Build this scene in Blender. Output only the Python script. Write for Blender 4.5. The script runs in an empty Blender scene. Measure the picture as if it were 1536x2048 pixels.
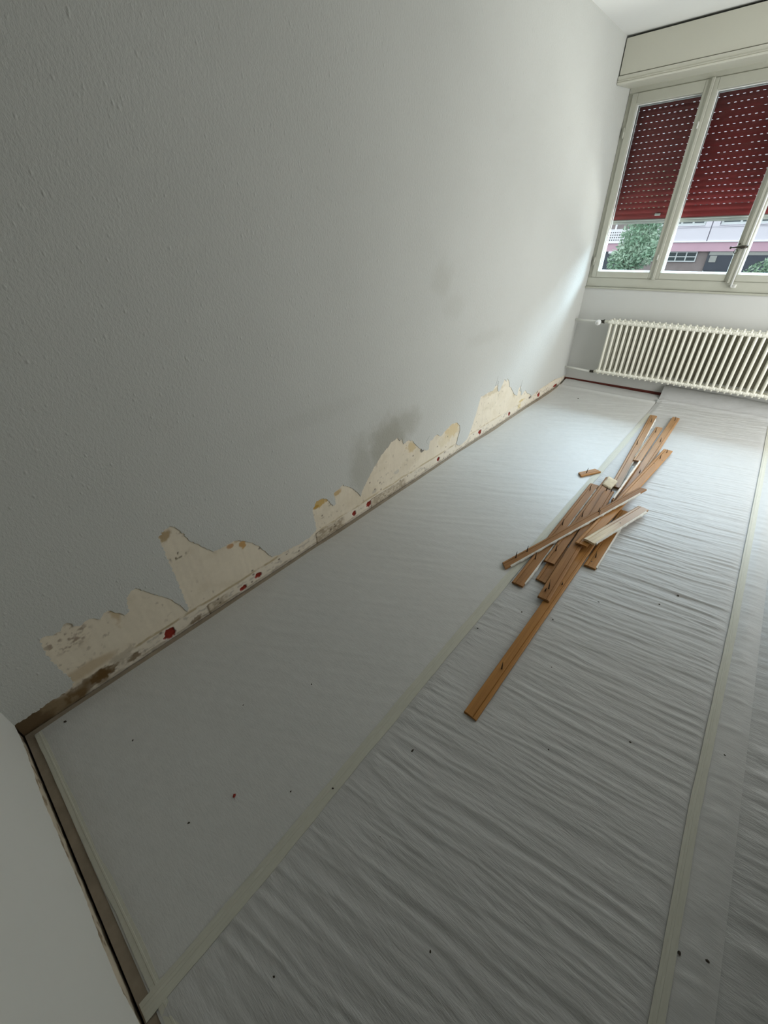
import bpy, bmesh, math, random
import numpy as np
from mathutils import Vector, Matrix
from mathutils.geometry import tessellate_polygon

# ------------------------------------------------------------------ camera, sky, lights, exposure
sc = bpy.context.scene
COL = sc.collection
cam_d = bpy.data.cameras.new('camera')
cam_d.sensor_fit = 'VERTICAL'
cam_d.sensor_height = 36.0
cam_d.lens = 36.0 * 807.59 / 2048.0
cam_d.clip_start = 0.02
cam = bpy.data.objects.new('camera', cam_d)
COL.objects.link(cam)
cam.matrix_world = Matrix(((0.7597, -0.3511, 0.5473, 1.4407),
                           (0.6496, 0.4460, -0.6156, 0.2928),
                           (-0.0280, 0.8232, 0.5671, 1.3946),
                           (0, 0, 0, 1)))
sc.camera = cam

ROOM_L = 4.982      # wall with the torn paper runs along y
ROOM_W = 2.60
ROOM_H = 2.50
W_END = 2.240       # right end of the window opening

world = bpy.data.worlds.new('overcast_sky')
sc.world = world
world.use_nodes = True
bg = world.node_tree.nodes['Background']
bg.inputs['Color'].default_value = (0.88, 0.94, 1.0, 1)
bg.inputs['Strength'].default_value = 1.9

def area_light(name, loc, target, sx, sy, power, color):
    d = bpy.data.lights.new(name, 'AREA')
    d.shape = 'RECTANGLE'
    d.size, d.size_y = sx, sy
    d.energy = power
    d.color = color
    o = bpy.data.objects.new(name, d)
    COL.objects.link(o)
    o.location = loc
    o.rotation_euler = (Vector(target) - Vector(loc)).to_track_quat('-Z', 'Y').to_euler()
    return o

area_light('daylight_high', (1.2, 7.9, 3.7), (1.1, 4.9, 1.1), 5.0, 2.5, 1900, (0.63, 0.82, 1.0))
area_light('daylight_street', (1.2, 7.6, -0.9), (1.1, 4.9, 1.5), 5.0, 1.8, 560, (1.0, 0.98, 0.93))
area_light('side_fill_light', (2.95, 3.74, 1.10), (0.0, 3.70, 0.95), 1.7, 2.0, 45, (1.0, 0.985, 0.945))  # added fill lamp behind the unseen right-wall opening

sc.view_settings.view_transform = 'Standard'
sc.view_settings.look = 'None'
sc.view_settings.gamma = 1.0
sc.view_settings.use_curve_mapping = False
sc.view_settings.exposure = 0.0

random.seed(7)
RNG = np.random.RandomState(11)

# ------------------------------------------------------------------ helpers
TAB = RNG.rand(256, 256)

def vnoise(u, v, seed=0):
    """smooth value noise in 0..1 on numpy arrays"""
    u = np.asarray(u, float) + seed * 17.37
    v = np.asarray(v, float) + seed * 41.91
    i = np.floor(u).astype(int); j = np.floor(v).astype(int)
    fu = u - i; fv = v - j
    fu = fu * fu * (3 - 2 * fu); fv = fv * fv * (3 - 2 * fv)
    a = TAB[i & 255, j & 255]; b = TAB[(i + 1) & 255, j & 255]
    c = TAB[i & 255, (j + 1) & 255]; d = TAB[(i + 1) & 255, (j + 1) & 255]
    return (a * (1 - fu) + b * fu) * (1 - fv) + (c * (1 - fu) + d * fu) * fv

def fbm(u, v, seed=0, n=4):
    s = 0; a = 0.5; t = 0
    for k in range(n):
        s = s + a * vnoise(u * 2 ** k, v * 2 ** k, seed + k); t += a; a *= 0.5
    return s / t

def sstep(a, b, x):
    t = np.clip((x - a) / (b - a), 0, 1)
    return t * t * (3 - 2 * t)

def tag(o, label=None, cat=None, group=None, kind=None):
    if label: o['label'] = label
    if cat: o['category'] = cat
    if group: o['group'] = group
    if kind: o['kind'] = kind
    return o

def empty(name, loc=(0, 0, 0)):
    o = bpy.data.objects.new(name, None)
    COL.objects.link(o)
    o.location = loc
    o.empty_display_size = 0.05
    return o

def link(name, me, mat=None, parent=None, smooth=False):
    if mat is not None and len(me.materials) == 0:
        me.materials.append(mat)
    o = bpy.data.objects.new(name, me)
    COL.objects.link(o)
    if parent is not None: o.parent = parent
    if smooth:
        me.polygons.foreach_set('use_smooth', [True] * len(me.polygons))
    return o

def from_bm(name, bm, mat, parent=None, smooth=False):
    bmesh.ops.recalc_face_normals(bm, faces=bm.faces)
    me = bpy.data.meshes.new(name)
    bm.to_mesh(me); bm.free()
    return link(name, me, mat, parent, smooth)

def struct(name, bm, mat, parent=None):
    o = from_bm(name, bm, mat, parent)
    if parent is None: o['kind'] = 'structure'
    return o

def box(bm, x0, x1, y0, y1, z0, z1, bev=0.0, seg=1):
    vs = [bm.verts.new(p) for p in ((x0, y0, z0), (x1, y0, z0), (x1, y1, z0), (x0, y1, z0),
                                    (x0, y0, z1), (x1, y0, z1), (x1, y1, z1), (x0, y1, z1))]
    fs = [bm.faces.new([vs[i] for i in f]) for f in ((0, 3, 2, 1), (4, 5, 6, 7), (0, 1, 5, 4), (1, 2, 6, 5), (2, 3, 7, 6), (3, 0, 4, 7))]
    if bev > 0:
        es = list({e for f in fs for e in f.edges})
        bmesh.ops.bevel(bm, geom=es, offset=bev, segments=seg, affect='EDGES', clamp_overlap=True)
    return bm

def prism(bm, prof, axis, a0, a1):
    """extrude a closed 2-D outline along an axis; the outline is in the other two axes in order"""
    def P(u, v, a):
        return {'x': (a, u, v), 'y': (u, a, v), 'z': (u, v, a)}[axis]
    A = [bm.verts.new(P(u, v, a0)) for u, v in prof]
    B = [bm.verts.new(P(u, v, a1)) for u, v in prof]
    n = len(prof)
    for i in range(n):
        bm.faces.new((A[i], A[(i + 1) % n], B[(i + 1) % n], B[i]))
    bm.faces.new(A[::-1]); bm.faces.new(B)
    return bm

def tube(bm, pts, rad, n=8, cap=True):
    pts = [Vector(p) for p in pts]
    rads = rad if isinstance(rad, (list, tuple)) else [rad] * len(pts)
    rings = []
    for i, p in enumerate(pts):
        d = (pts[min(i + 1, len(pts) - 1)] - pts[max(i - 1, 0)]).normalized()
        ref = Vector((0, 0, 1)) if abs(d.z) < 0.9 else Vector((1, 0, 0))
        u = d.cross(ref).normalized(); v = d.cross(u).normalized()
        rings.append([bm.verts.new(p + rads[i] * (u * math.cos(2 * math.pi * k / n) + v * math.sin(2 * math.pi * k / n))) for k in range(n)])
    for a, b in zip(rings, rings[1:]):
        for k in range(n):
            bm.faces.new((a[k], a[(k + 1) % n], b[(k + 1) % n], b[k]))
    if cap:
        bm.faces.new(rings[0][::-1]); bm.faces.new(rings[-1])
    return bm

def grid_mesh(name, X, Y, Z, colors=None):
    """quad grid from 2-D arrays"""
    nu, nv = X.shape
    co = np.stack([X, Y, Z], -1).reshape(-1, 3)
    idx = np.arange(nu * nv).reshape(nu, nv)
    f = np.stack([idx[:-1, :-1], idx[1:, :-1], idx[1:, 1:], idx[:-1, 1:]], -1).reshape(-1, 4)
    me = bpy.data.meshes.new(name)
    me.vertices.add(len(co)); me.vertices.foreach_set('co', co.astype(np.float32).ravel())
    me.loops.add(f.size); me.loops.foreach_set('vertex_index', f.astype(np.int32).ravel())
    me.polygons.add(len(f)); me.polygons.foreach_set('loop_start', np.arange(0, f.size, 4, dtype=np.int32))
    me.update(calc_edges=True)
    me.polygons.foreach_set('use_smooth', [True] * len(f))
    if colors is not None:
        at = me.color_attributes.new('stain', 'FLOAT_COLOR', 'POINT')
        c4 = np.ones((nu * nv, 4), np.float32); c4[:, :3] = colors.reshape(-1, 3)
        at.data.foreach_set('color', c4.ravel())
    me.validate()
    return me

# ------------------------------------------------------------------ materials
class NT:
    def __init__(self, name):
        self.m = bpy.data.materials.new(name); self.m.use_nodes = True
        self.t = self.m.node_tree
        self.p = self.t.nodes['Principled BSDF']
    def n(self, kind, **kw):
        nd = self.t.nodes.new(kind)
        for k, v in kw.items():
            if k.startswith('i_'): nd.inputs[k[2:].replace('_', ' ')].default_value = v
            else: setattr(nd, k, v)
        return nd
    def l(self, a, b): self.t.links.new(a, b)
    def coords(self, scale=(1, 1, 1), rot=(0, 0, 0), loc=(0, 0, 0)):
        tc = self.n('ShaderNodeTexCoord'); mp = self.n('ShaderNodeMapping')
        mp.inputs['Scale'].default_value = scale; mp.inputs['Rotation'].default_value = rot; mp.inputs['Location'].default_value = loc
        self.l(tc.outputs['Object'], mp.inputs['Vector'])
        return mp.outputs['Vector']
    def noise(self, vec, scale, detail=3, rough=0.55, dist=0.0):
        nd = self.n('ShaderNodeTexNoise')
        nd.inputs['Scale'].default_value = scale; nd.inputs['Detail'].default_value = detail
        nd.inputs['Roughness'].default_value = rough; nd.inputs['Distortion'].default_value = dist
        self.l(vec, nd.inputs['Vector'])
        return nd.outputs['Fac']
    def ramp(self, fac, stops):
        r = self.n('ShaderNodeValToRGB')
        el = r.color_ramp.elements
        while len(el) < len(stops): el.new(0.5)
        for e, (p, c) in zip(el, stops):
            e.position = p; e.color = (*c, 1) if len(c) == 3 else c
        self.l(fac, r.inputs['Fac'])
        return r.outputs['Color']
    def mix(self, fac, a, b, mode='MIX'):
        m = self.n('ShaderNodeMix', data_type='RGBA', blend_type=mode)
        for s, v in ((m.inputs['Factor'], fac), (m.inputs['A'], a), (m.inputs['B'], b)):
            pass
        fa = [s for s in m.inputs if s.name == 'Factor' and s.type == 'VALUE'][0]
        A = [s for s in m.inputs if s.name == 'A' and s.type == 'RGBA'][0]
        B = [s for s in m.inputs if s.name == 'B' and s.type == 'RGBA'][0]
        for s, v in ((fa, fac), (A, a), (B, b)):
            if isinstance(v, (int, float)): s.default_value = v
            elif isinstance(v, tuple): s.default_value = (*v, 1) if len(v) == 3 else v
            else: self.l(v, s)
        return [o for o in m.outputs if o.type == 'RGBA'][0]
    def math(self, op, a, b=None, c=None):
        m = self.n('ShaderNodeMath', operation=op)
        for i, v in enumerate((a, b, c)):
            if v is None: continue
            if isinstance(v, (int, float)): m.inputs[i].default_value = v
            else: self.l(v, m.inputs[i])
        return m.outputs[0]
    def bump(self, h, strength, dist=0.002, normal=None):
        b = self.n('ShaderNodeBump')
        b.inputs['Strength'].default_value = strength; b.inputs['Distance'].default_value = dist
        self.l(h, b.inputs['Height'])
        if normal is not None: self.l(normal, b.inputs['Normal'])
        return b.outputs['Normal']
    def done(self, color=None, rough=0.5, normal=None, spec=0.5, metal=0.0):
        if isinstance(color, tuple): self.p.inputs['Base Color'].default_value = (*color, 1)
        elif color is not None: self.l(color, self.p.inputs['Base Color'])
        if isinstance(rough, (int, float)): self.p.inputs['Roughness'].default_value = rough
        else: self.l(rough, self.p.inputs['Roughness'])
        self.p.inputs['Specular IOR Level'].default_value = spec
        self.p.inputs['Metallic'].default_value = metal
        if normal is not None: self.l(normal, self.p.inputs['Normal'])
        return self.m

def plain(name, color, rough=0.5, spec=0.4, var=0.06, scale=30, bump=0.0, metal=0.0):
    t = NT(name)
    f = t.noise(t.coords(), scale, 4)
    c = t.ramp(f, [(0.25, tuple(x * (1 - var) for x in color)), (0.75, tuple(min(1, x * (1 + var)) for x in color))])
    nrm = t.bump(t.noise(t.coords(), scale * 6, 3), bump, 0.001) if bump else None
    return t.done(c, rough, nrm, spec, metal)

def make_wallpaper():
    t = NT('woodchip_wallpaper')
    v = t.coords()
    vs = t.coords(scale=(1, 1.0, 0.6))
    grain = t.noise(vs, 150, 3, 0.6)
    fine = t.noise(vs, 420, 2)
    vor = t.n('ShaderNodeTexVoronoi', feature='F1'); vor.inputs['Scale'].default_value = 62
    vor.inputs['Randomness'].default_value = 1.0
    t.l(vs, vor.inputs['Vector'])
    chips = t.math('SUBTRACT', 1.0, t.math('SMOOTH_MIN', t.math('MULTIPLY', vor.outputs['Distance'], 3.4), 1.0, 0.3))
    gate = t.n('ShaderNodeMapRange'); gate.inputs[1].default_value = 0.52; gate.inputs[2].default_value = 0.66
    t.l(t.noise(vs, 36, 1), gate.inputs[0])
    h = t.math('ADD', t.math('MULTIPLY', chips, gate.outputs[0]), t.math('ADD', t.math('MULTIPLY', grain, 1.1), t.math('MULTIPLY', fine, 0.3)))
    n = t.bump(h, 0.88, 0.0022)
    base = t.ramp(t.noise(v, 1.6, 4), [(0.3, (0.530, 0.536, 0.506)), (0.7, (0.553, 0.559, 0.529))])
    # grey-brown hand and damp smudges (y, z, ry, rz, strength)
    sep = t.n('ShaderNodeSeparateXYZ'); t.l(v, sep.inputs[0])
    wob = t.math('MULTIPLY', t.math('SUBTRACT', t.noise(v, 9, 4), 0.5), 1.1)
    total = None
    for y, z, ry, rz, s in ((1.97, 0.37, 0.23, 0.19, 0.52), (2.12, 0.43, 0.18, 0.12, 0.34), (1.74, 0.30, 0.13, 0.22, 0.34),
                            (2.47, 1.18, 0.13, 0.10, 0.13), (1.45, 0.70, 0.40, 0.05, 0.06), (3.05, 0.78, 0.30, 0.06, 0.08), (2.62, 1.02, 0.14, 0.08, 0.09)):
        a = t.math('DIVIDE', t.math('SUBTRACT', sep.outputs['Y'], y), ry)
        b = t.math('DIVIDE', t.math('SUBTRACT', sep.outputs['Z'], z), rz)
        d = t.math('ADD', t.math('SQRT', t.math('ADD', t.math('MULTIPLY', a, a), t.math('MULTIPLY', b, b))), wob)
        mr = t.n('ShaderNodeMapRange', interpolation_type='SMOOTHSTEP')
        mr.inputs[1].default_value = 0.35; mr.inputs[2].default_value = 1.15; mr.inputs[3].default_value = s; mr.inputs[4].default_value = 0
        t.l(d, mr.inputs[0])
        total = mr.outputs[0] if total is None else t.math('MAXIMUM', total, mr.outputs[0])
    col = t.mix(total, base, (0.22, 0.20, 0.135))
    return t.done(col, 0.72, n, 0.25)

def make_plaster_coat():
    t = NT('old_plaster')
    a = t.n('ShaderNodeAttribute', attribute_name='stain')
    v = t.coords()
    n = t.bump(t.noise(v, 260, 4), 0.25, 0.001)
    return t.done(a.outputs['Color'], 0.85, n, 0.2)

def make_sheet(name, color, rough, spec, along=(60, 420, 60), rot=0.12, strength=0.35, wave=0.5):
    t = NT(name)
    v = t.coords(scale=along, rot=(0, 0, rot))
    f1 = t.noise(v, 1.0, 4, 0.6, 0.4)
    v2 = t.coords(scale=(14, 62, 20), rot=(0, 0, rot))
    f2 = t.noise(v2, 1.0, 2, 0.5, 0.3)
    h = t.math('ADD', f1, t.math('MULTIPLY', f2, wave * 2.2))
    n = t.bump(h, strength, 0.0022)
    cl = t.noise(t.coords(), 26, 5, 0.65)
    c = t.ramp(cl, [(0.3, tuple(x * 0.965 for x in color)), (0.7, tuple(min(1, x * 1.03) for x in color))])
    return t.done(c, rough, n, spec)

def make_wood(name, dark, light, rough=0.55, spec=0.35, near_glare=False):
    t = NT(name)
    v = t.coords(scale=(2.2, 60, 60))
    f = t.noise(v, 1.0, 5, 0.6, 0.6)
    v2 = t.coords(scale=(5, 240, 240))
    g = t.noise(v2, 1.0, 3)
    tot = t.math('ADD', t.math('MULTIPLY', f, 0.75), t.math('MULTIPLY', g, 0.25))
    c = t.ramp(tot, [(0.28, dark), (0.55, tuple((a + b) / 2 for a, b in zip(dark, light))), (0.75, light)])
    blot = t.noise(t.coords(scale=(7, 25, 25)), 1.0, 3)
    c = t.mix(t.math('MULTIPLY', t.math('SUBTRACT', 0.62, blot), 0.6), c, tuple(x * 0.5 for x in dark))
    if near_glare:      # glare painted pale on the near end, brown wood colour beyond
        sp = t.n('ShaderNodeSeparateXYZ'); t.l(t.coords(), sp.inputs[0])
        e = t.math('ADD', sp.outputs['X'], t.math('MULTIPLY', t.math('SUBTRACT', f, 0.5), 0.5))
        mr = t.n('ShaderNodeMapRange', interpolation_type='SMOOTHSTEP'); mr.inputs[1].default_value = 0.12; mr.inputs[2].default_value = 0.36; mr.inputs[4].default_value = 0.85
        t.l(e, mr.inputs[0])
        c = t.mix(mr.outputs[0], c, (0.33, 0.18, 0.08))
    n = t.bump(tot, 0.25, 0.0008)
    return t.done(c, rough, n, spec)

M = {}
M['wallpaper'] = make_wallpaper()
M['coat'] = make_plaster_coat()
M['brick_wall'] = plain('raw_wall_core', (0.25, 0.20, 0.15), 0.9, 0.1)
M['wall'] = plain('painted_wall', (0.60, 0.602, 0.575), 0.75, 0.25, 0.02, 3, 0.12)
M['wall_near'] = plain('smooth_painted_wall', (0.68, 0.68, 0.64), 0.7, 0.25, 0.015, 3, 0.05)
M['radiator_shade'] = plain('olive_gap_shade', (0.30, 0.285, 0.215), 0.85, 0.2, 0.15, 9)  # dark olive standing for shade in the radiator gaps
M['wall_dim'] = plain('unseen_dark_paint', (0.20, 0.19, 0.17), 0.8, 0.2, 0.03, 3)  # unseen walls kept dark to cut bounced light
M['ceiling'] = plain('ceiling_paint', (0.80, 0.805, 0.78), 0.8, 0.2, 0.01, 3)
M['floor'] = plain('worn_floor', (0.30, 0.25, 0.19), 0.6, 0.3, 0.2, 18)
M['subfloor'] = plain('dark_void', (0.02, 0.018, 0.015), 0.9, 0.1)
M['red_skirt'] = plain('dark_red_skirting', (0.11, 0.022, 0.014), 0.6, 0.3, 0.2, 12)
M['sheet_smooth'] = make_sheet('smooth_fleece', (0.55, 0.55, 0.53), 0.46, 0.5, (60, 200, 60), 0.9, 0.45, 0.25)
M['sheet_wrinkled'] = make_sheet('wrinkled_fleece', (0.50, 0.50, 0.487), 0.50, 0.42, (45, 330, 60), 0.14, 0.62, 0.8)
M['sheet_side'] = make_sheet('overlapped_fleece', (0.50, 0.50, 0.487), 0.48, 0.42, (45, 300, 60), 0.14, 0.30, 0.5)
M['sheet_film'] = make_sheet('film_faced_fleece', (0.41, 0.41, 0.40), 0.30, 0.6, (60, 300, 60), 0.14, 0.45, 0.6)
def make_tape():
    t = NT('masking_tape')
    v = t.coords(scale=(240, 30, 30))
    f = t.noise(v, 1.0, 3)
    c = t.ramp(f, [(0.3, (0.515, 0.51, 0.43)), (0.7, (0.555, 0.55, 0.475))])
    return t.done(c, 0.6, t.bump(f, 0.15, 0.001), 0.3)
M['tape'] = make_tape()
M['frame'] = plain('cream_window_paint', (0.50, 0.50, 0.425), 0.35, 0.5, 0.03, 8)
M['bead'] = plain('white_glazing_bead', (0.86, 0.87, 0.86), 0.35, 0.5, 0.02, 8)
M['box_paint'] = plain('cream_box_paint', (0.60, 0.59, 0.50), 0.4, 0.4, 0.02, 2)
M['radiator'] = plain('radiator_enamel', (0.80, 0.785, 0.68), 0.28, 0.5, 0.02, 10)
M['pipe'] = plain('pipe_paint', (0.74, 0.74, 0.69), 0.35, 0.5, 0.03, 12)
M['knob'] = plain('white_plastic', (0.86, 0.86, 0.85), 0.35, 0.5, 0.01, 10)
M['dark_metal'] = plain('dark_metal', (0.05, 0.045, 0.035), 0.4, 0.5, 0.2, 40, 0, 0.7)
M['rust'] = plain('rusty_steel', (0.07, 0.045, 0.03), 0.6, 0.4, 0.3, 60, 0, 0.5)
M['alu'] = plain('dull_aluminium', (0.40, 0.41, 0.38), 0.45, 0.5, 0.05, 10, 0, 0.3)
M['slat'] = plain('red_shutter_paint', (0.175, 0.013, 0.014), 0.45, 0.4, 0.08, 6)
M['caulk'] = plain('old_paint_caulk', (0.66, 0.64, 0.58), 0.8, 0.2, 0.1, 60, 0.4)
M['tan_caulk'] = plain('tan_plaster', (0.62, 0.53, 0.38), 0.85, 0.2, 0.12, 60, 0.4)
M['wood_a'] = make_wood('brown_wood', (0.225, 0.108, 0.036), (0.41, 0.205, 0.080), 0.6, 0.18)
M['wood_b'] = make_wood('orange_wood', (0.31, 0.140, 0.036), (0.51, 0.250, 0.072), 0.55, 0.22)
M['wood_c'] = make_wood('pale_brown_wood', (0.30, 0.158, 0.066), (0.50, 0.290, 0.135), 0.50, 0.28)
M['wood_pale'] = make_wood('raw_glare_wood', (0.50, 0.36, 0.20), (0.80, 0.70, 0.49), 0.45, 0.3, True)  # raw wood, with window glare painted into its pale near end
M['crumb'] = plain('dark_crumb', (0.05, 0.04, 0.03), 0.8, 0.2)
M['red_chip'] = plain('red_chip', (0.25, 0.03, 0.02), 0.7, 0.2)
M['fac_white'] = plain('pale_facade', (0.80, 0.78, 0.84), 0.8, 0.2, 0.02, 1)
M['fac_ledge'] = plain('white_ledge', (0.90, 0.90, 0.92), 0.7, 0.2, 0.02, 1)
M['fac_pink'] = plain('pink_band', (0.66, 0.44, 0.52), 0.8, 0.2, 0.05, 2)
M['fac_brown'] = plain('brown_render', (0.30, 0.26, 0.25), 0.85, 0.2, 0.12, 2)
M['fac_dark'] = plain('dark_opening', (0.07, 0.08, 0.10), 0.4, 0.4, 0.1, 2)
M['fac_frame'] = plain('pale_outer_frame', (0.62, 0.66, 0.66), 0.5, 0.4, 0.02, 3)
M['fac_glass'] = plain('street_window_glass', (0.06, 0.08, 0.085), 0.12, 0.5, 0.1, 1)
M['stone'] = plain('stone_sill', (0.50, 0.50, 0.47), 0.7, 0.3, 0.05, 20)
M['street'] = plain('asphalt', (0.16, 0.16, 0.165), 0.9, 0.2, 0.1, 2)
M['bark'] = plain('bark', (0.22, 0.18, 0.14), 0.9, 0.2, 0.2, 20)
def make_leaf(name, a, b):
    t = NT(name)
    c = t.ramp(t.noise(t.coords(), 2.4, 3), [(0.35, a), (0.65, b)])
    m = t.done(c, 0.5, None, 0.4)
    t.p.inputs['Transmission Weight'].default_value = 0.0
    return m
M['leaf'] = make_leaf('tree_leaf', (0.22, 0.38, 0.25), (0.50, 0.64, 0.50))
M['leaf2'] = make_leaf('shrub_leaf', (0.14, 0.25, 0.16), (0.34, 0.47, 0.33))
def make_glass():
    t = NT('window_glass')
    out = t.t.nodes['Material Output']
    t.t.nodes.remove(t.p)
    tr = t.n('ShaderNodeBsdfTransparent'); tr.inputs['Color'].default_value = (0.96, 0.98, 0.975, 1)
    gl = t.n('ShaderNodeBsdfGlossy'); gl.inputs['Roughness'].default_value = 0.02
    fr = t.n('ShaderNodeFresnel'); fr.inputs['IOR'].default_value = 1.25
    mx = t.n('ShaderNodeMixShader')
    t.l(fr.outputs[0], mx.inputs[0]); t.l(tr.outputs[0], mx.inputs[1]); t.l(gl.outputs[0], mx.inputs[2])
    t.l(mx.outputs[0], out.inputs['Surface'])
    return t.m
M['glass'] = make_glass()

# ------------------------------------------------------------------ room shell
L, W, H = ROOM_L, ROOM_W, ROOM_H
bm = bmesh.new(); box(bm, -0.20, -0.009, -0.2, L + 0.12, -0.05, H + 0.05)
wall_left = struct('wall_left', bm, M['brick_wall'])
bm = bmesh.new()
for ya, yb, za, zb in ((-2.6, 2.95, -0.05, H + 0.05), (4.60, L + 0.3, -0.05, H + 0.05), (2.95, 4.60, -0.05, 0.0), (2.95, 4.60, 2.25, H + 0.05)):
    box(bm, W, W + 0.2, ya, yb, za, zb)     # unseen opening, added to let the side fill light in
struct('wall_right', bm, M['wall'])
bm = bmesh.new(); box(bm, -0.2, W + 0.2, -2.8, L + 0.30, H, H + 0.2)
struct('ceiling', bm, M['ceiling'])
bm = bmesh.new(); box(bm, 0.0050, 1.16, 0.0, L - 0.004, -0.04, 0.0); box(bm, 1.16, W, -2.6, L - 0.004, -0.04, 0.0)
floor = struct('floor', bm, M['floor'])
bm = bmesh.new(); box(bm, -0.2, W + 0.2, -2.8, L + 0.3, -0.20, -0.045)
from_bm('subfloor', bm, M['subfloor'], floor)

# near wall: painted face ends in a ragged edge where its skirting was pulled off
near_edge = [(0.0, 0.062), (0.022, 0.059), (0.05, 0.052), (0.118, 0.050), (0.2, 0.058), (0.28, 0.07), (0.359, 0.078), (0.43, 0.070), (0.518, 0.066),
             (0.6, 0.058), (0.673, 0.055), (0.73, 0.064), (0.789, 0.070), (0.84, 0.066), (0.879, 0.066), (0.93, 0.045), (0.98, 0.03), (1.06, 0.045), (1.15, 0.06)]
def jag(pts, step, amp, seed):
    r = random.Random(seed); out = []
    for (a, b), (c, d) in zip(pts, pts[1:]):
        n = max(1, int(math.hypot(c - a, d - b) / step))
        for k in range(n):
            t = k / n; s = amp if k else amp * 0.3
            out.append((a + (c - a) * t + r.uniform(-s, s), b + (d - b) * t + r.uniform(-s, s)))
    out.append(pts[-1])
    return out
def slab_from_outline(outline, to3, depth):
    """a thin layer: outline polygon (2-D) turned into a front face and a rim of the given depth"""
    v3 = [Vector((a, b, 0)) for a, b in outline]
    tris = tessellate_polygon([v3])
    n = len(outline)
    vs = [to3(a, b, 0) for a, b in outline] + [to3(a, b, depth) for a, b in outline]
    fs = [tuple(t) for t in tris] + [(i, (i + 1) % n, n + (i + 1) % n, n + i) for i in range(n)]
    me = bpy.data.meshes.new('layer')
    me.from_pydata(vs, [], fs); me.update()
    b2 = bmesh.new(); b2.from_mesh(me); bmesh.ops.recalc_face_normals(b2, faces=b2.faces); b2.to_mesh(me); b2.free()
    return me
bm = bmesh.new(); box(bm, -0.01, 1.15, -0.14, -0.012, -0.05, H + 0.05)
wall_near = struct('wall_near', bm, M['brick_wall'])
ol = jag(near_edge, 0.010, 0.0035, 3) + [(1.15, H), (0.0, H)]
me = slab_from_outline(ol, lambda a, b, d: (a, 0.0 - d, b), 0.006)
link('paint_coat', me, M['wall_near'], wall_near)

def blot(col, U, V, u0, v0, ru, rv, c, s=1.0, amt=0.6, sc_=60, edge=0.3, seed=0):
    d = np.sqrt(((U - u0) / ru) ** 2 + ((V - v0) / rv) ** 2) + (fbm(U * sc_, V * sc_, seed, 3) - 0.5) * 2 * amt
    m = sstep(1 + edge, 1 - edge, d) * s
    col += (np.array(c) - col) * m[..., None]
    return m

def band(col, U, V, v0, hw, c, s, lo, hi, seed=0):
    wob = (fbm(U * 12, V * 0 + 3, seed, 4) - 0.5) * hw * 1.6
    m = sstep(hw * 1.15, hw * 0.6, np.abs(V - v0 - wob)) * s * sstep(lo, lo + 0.03, U) * sstep(hi, hi - 0.03, U)
    m = m * sstep(0.25, 0.5, fbm(U * 25, V * 60, seed + 5, 3))
    col += (np.array(c) - col) * m[..., None]

bm = bmesh.new(); box(bm, -0.2, W + 0.2, -2.8, -2.6, -0.05, H + 0.05); box(bm, 1.0, 1.15, -2.6, -0.14, -0.05, H + 0.05)  # dark unseen extension behind the camera, added to steepen the light falloff
struct('added_wall_back', bm, M['wall_dim'])
# plaster strip of the near wall
U, V = np.meshgrid(np.arange(0.0, 1.15, 0.004), np.arange(-0.017, 0.122, 0.004), indexing='ij')
col = np.ones(U.shape + (3,)) * np.array((0.56, 0.49, 0.38))
col *= (0.85 + 0.3 * fbm(U * 40, V * 40, 2))[..., None]
for k in range(34):
    blot(col, U, V, random.uniform(0, 1.3), random.uniform(0, 0.06), random.uniform(0.008, 0.03), random.uniform(0.004, 0.012), (0.20, 0.14, 0.08), 0.7, 0.8, 70, 0.3, k)
blot(col, U, V, 0.0, 0.03, 0.05, 0.05, (0.10, 0.07, 0.04), 0.8, 0.5, 60, 0.4, 3)
X = U; Yv = -0.007 + 0.005 * (fbm(U * 35, V * 35, 9) - 0.5)
link('plaster_strip', grid_mesh('plaster_strip', X, Yv, V, col), M['coat'], wall_near)

# left wall: plaster coat with stains, chips showing red brick, and the torn wallpaper over it
Yg, Zg = np.meshgrid(np.arange(-0.002, L + 0.02, 0.0035), np.concatenate([np.arange(-0.0145, 0.34, 0.0035), np.arange(0.34, 0.56, 0.006)]), indexing='ij')
col = np.ones(Yg.shape + (3,)) * np.array((0.72, 0.645, 0.515))
col *= (0.94 + 0.10 * fbm(Yg * 6, Zg * 9, 1) + 0.05 * (fbm(Yg * 90, Zg * 90, 4) - 0.5))[..., None]
streak = fbm(Yg * 75, Zg * 7, 33, 3); cloud = fbm(Yg * 9, Zg * 14, 34, 4)
col *= (0.95 + 0.10 * streak)[..., None]
col += (np.array((0.60, 0.52, 0.38)) - col) * (0.35 * sstep(0.52, 0.75, cloud))[..., None]
speck = sstep(0.70, 0.80, fbm(Yg * 60, Zg * 60, 35, 3)) * sstep(0.45, 0.62, fbm(Yg * 5, Zg * 8, 36, 2))
col += (np.array((0.40, 0.34, 0.26)) - col) * (0.7 * speck)[..., None]
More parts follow.
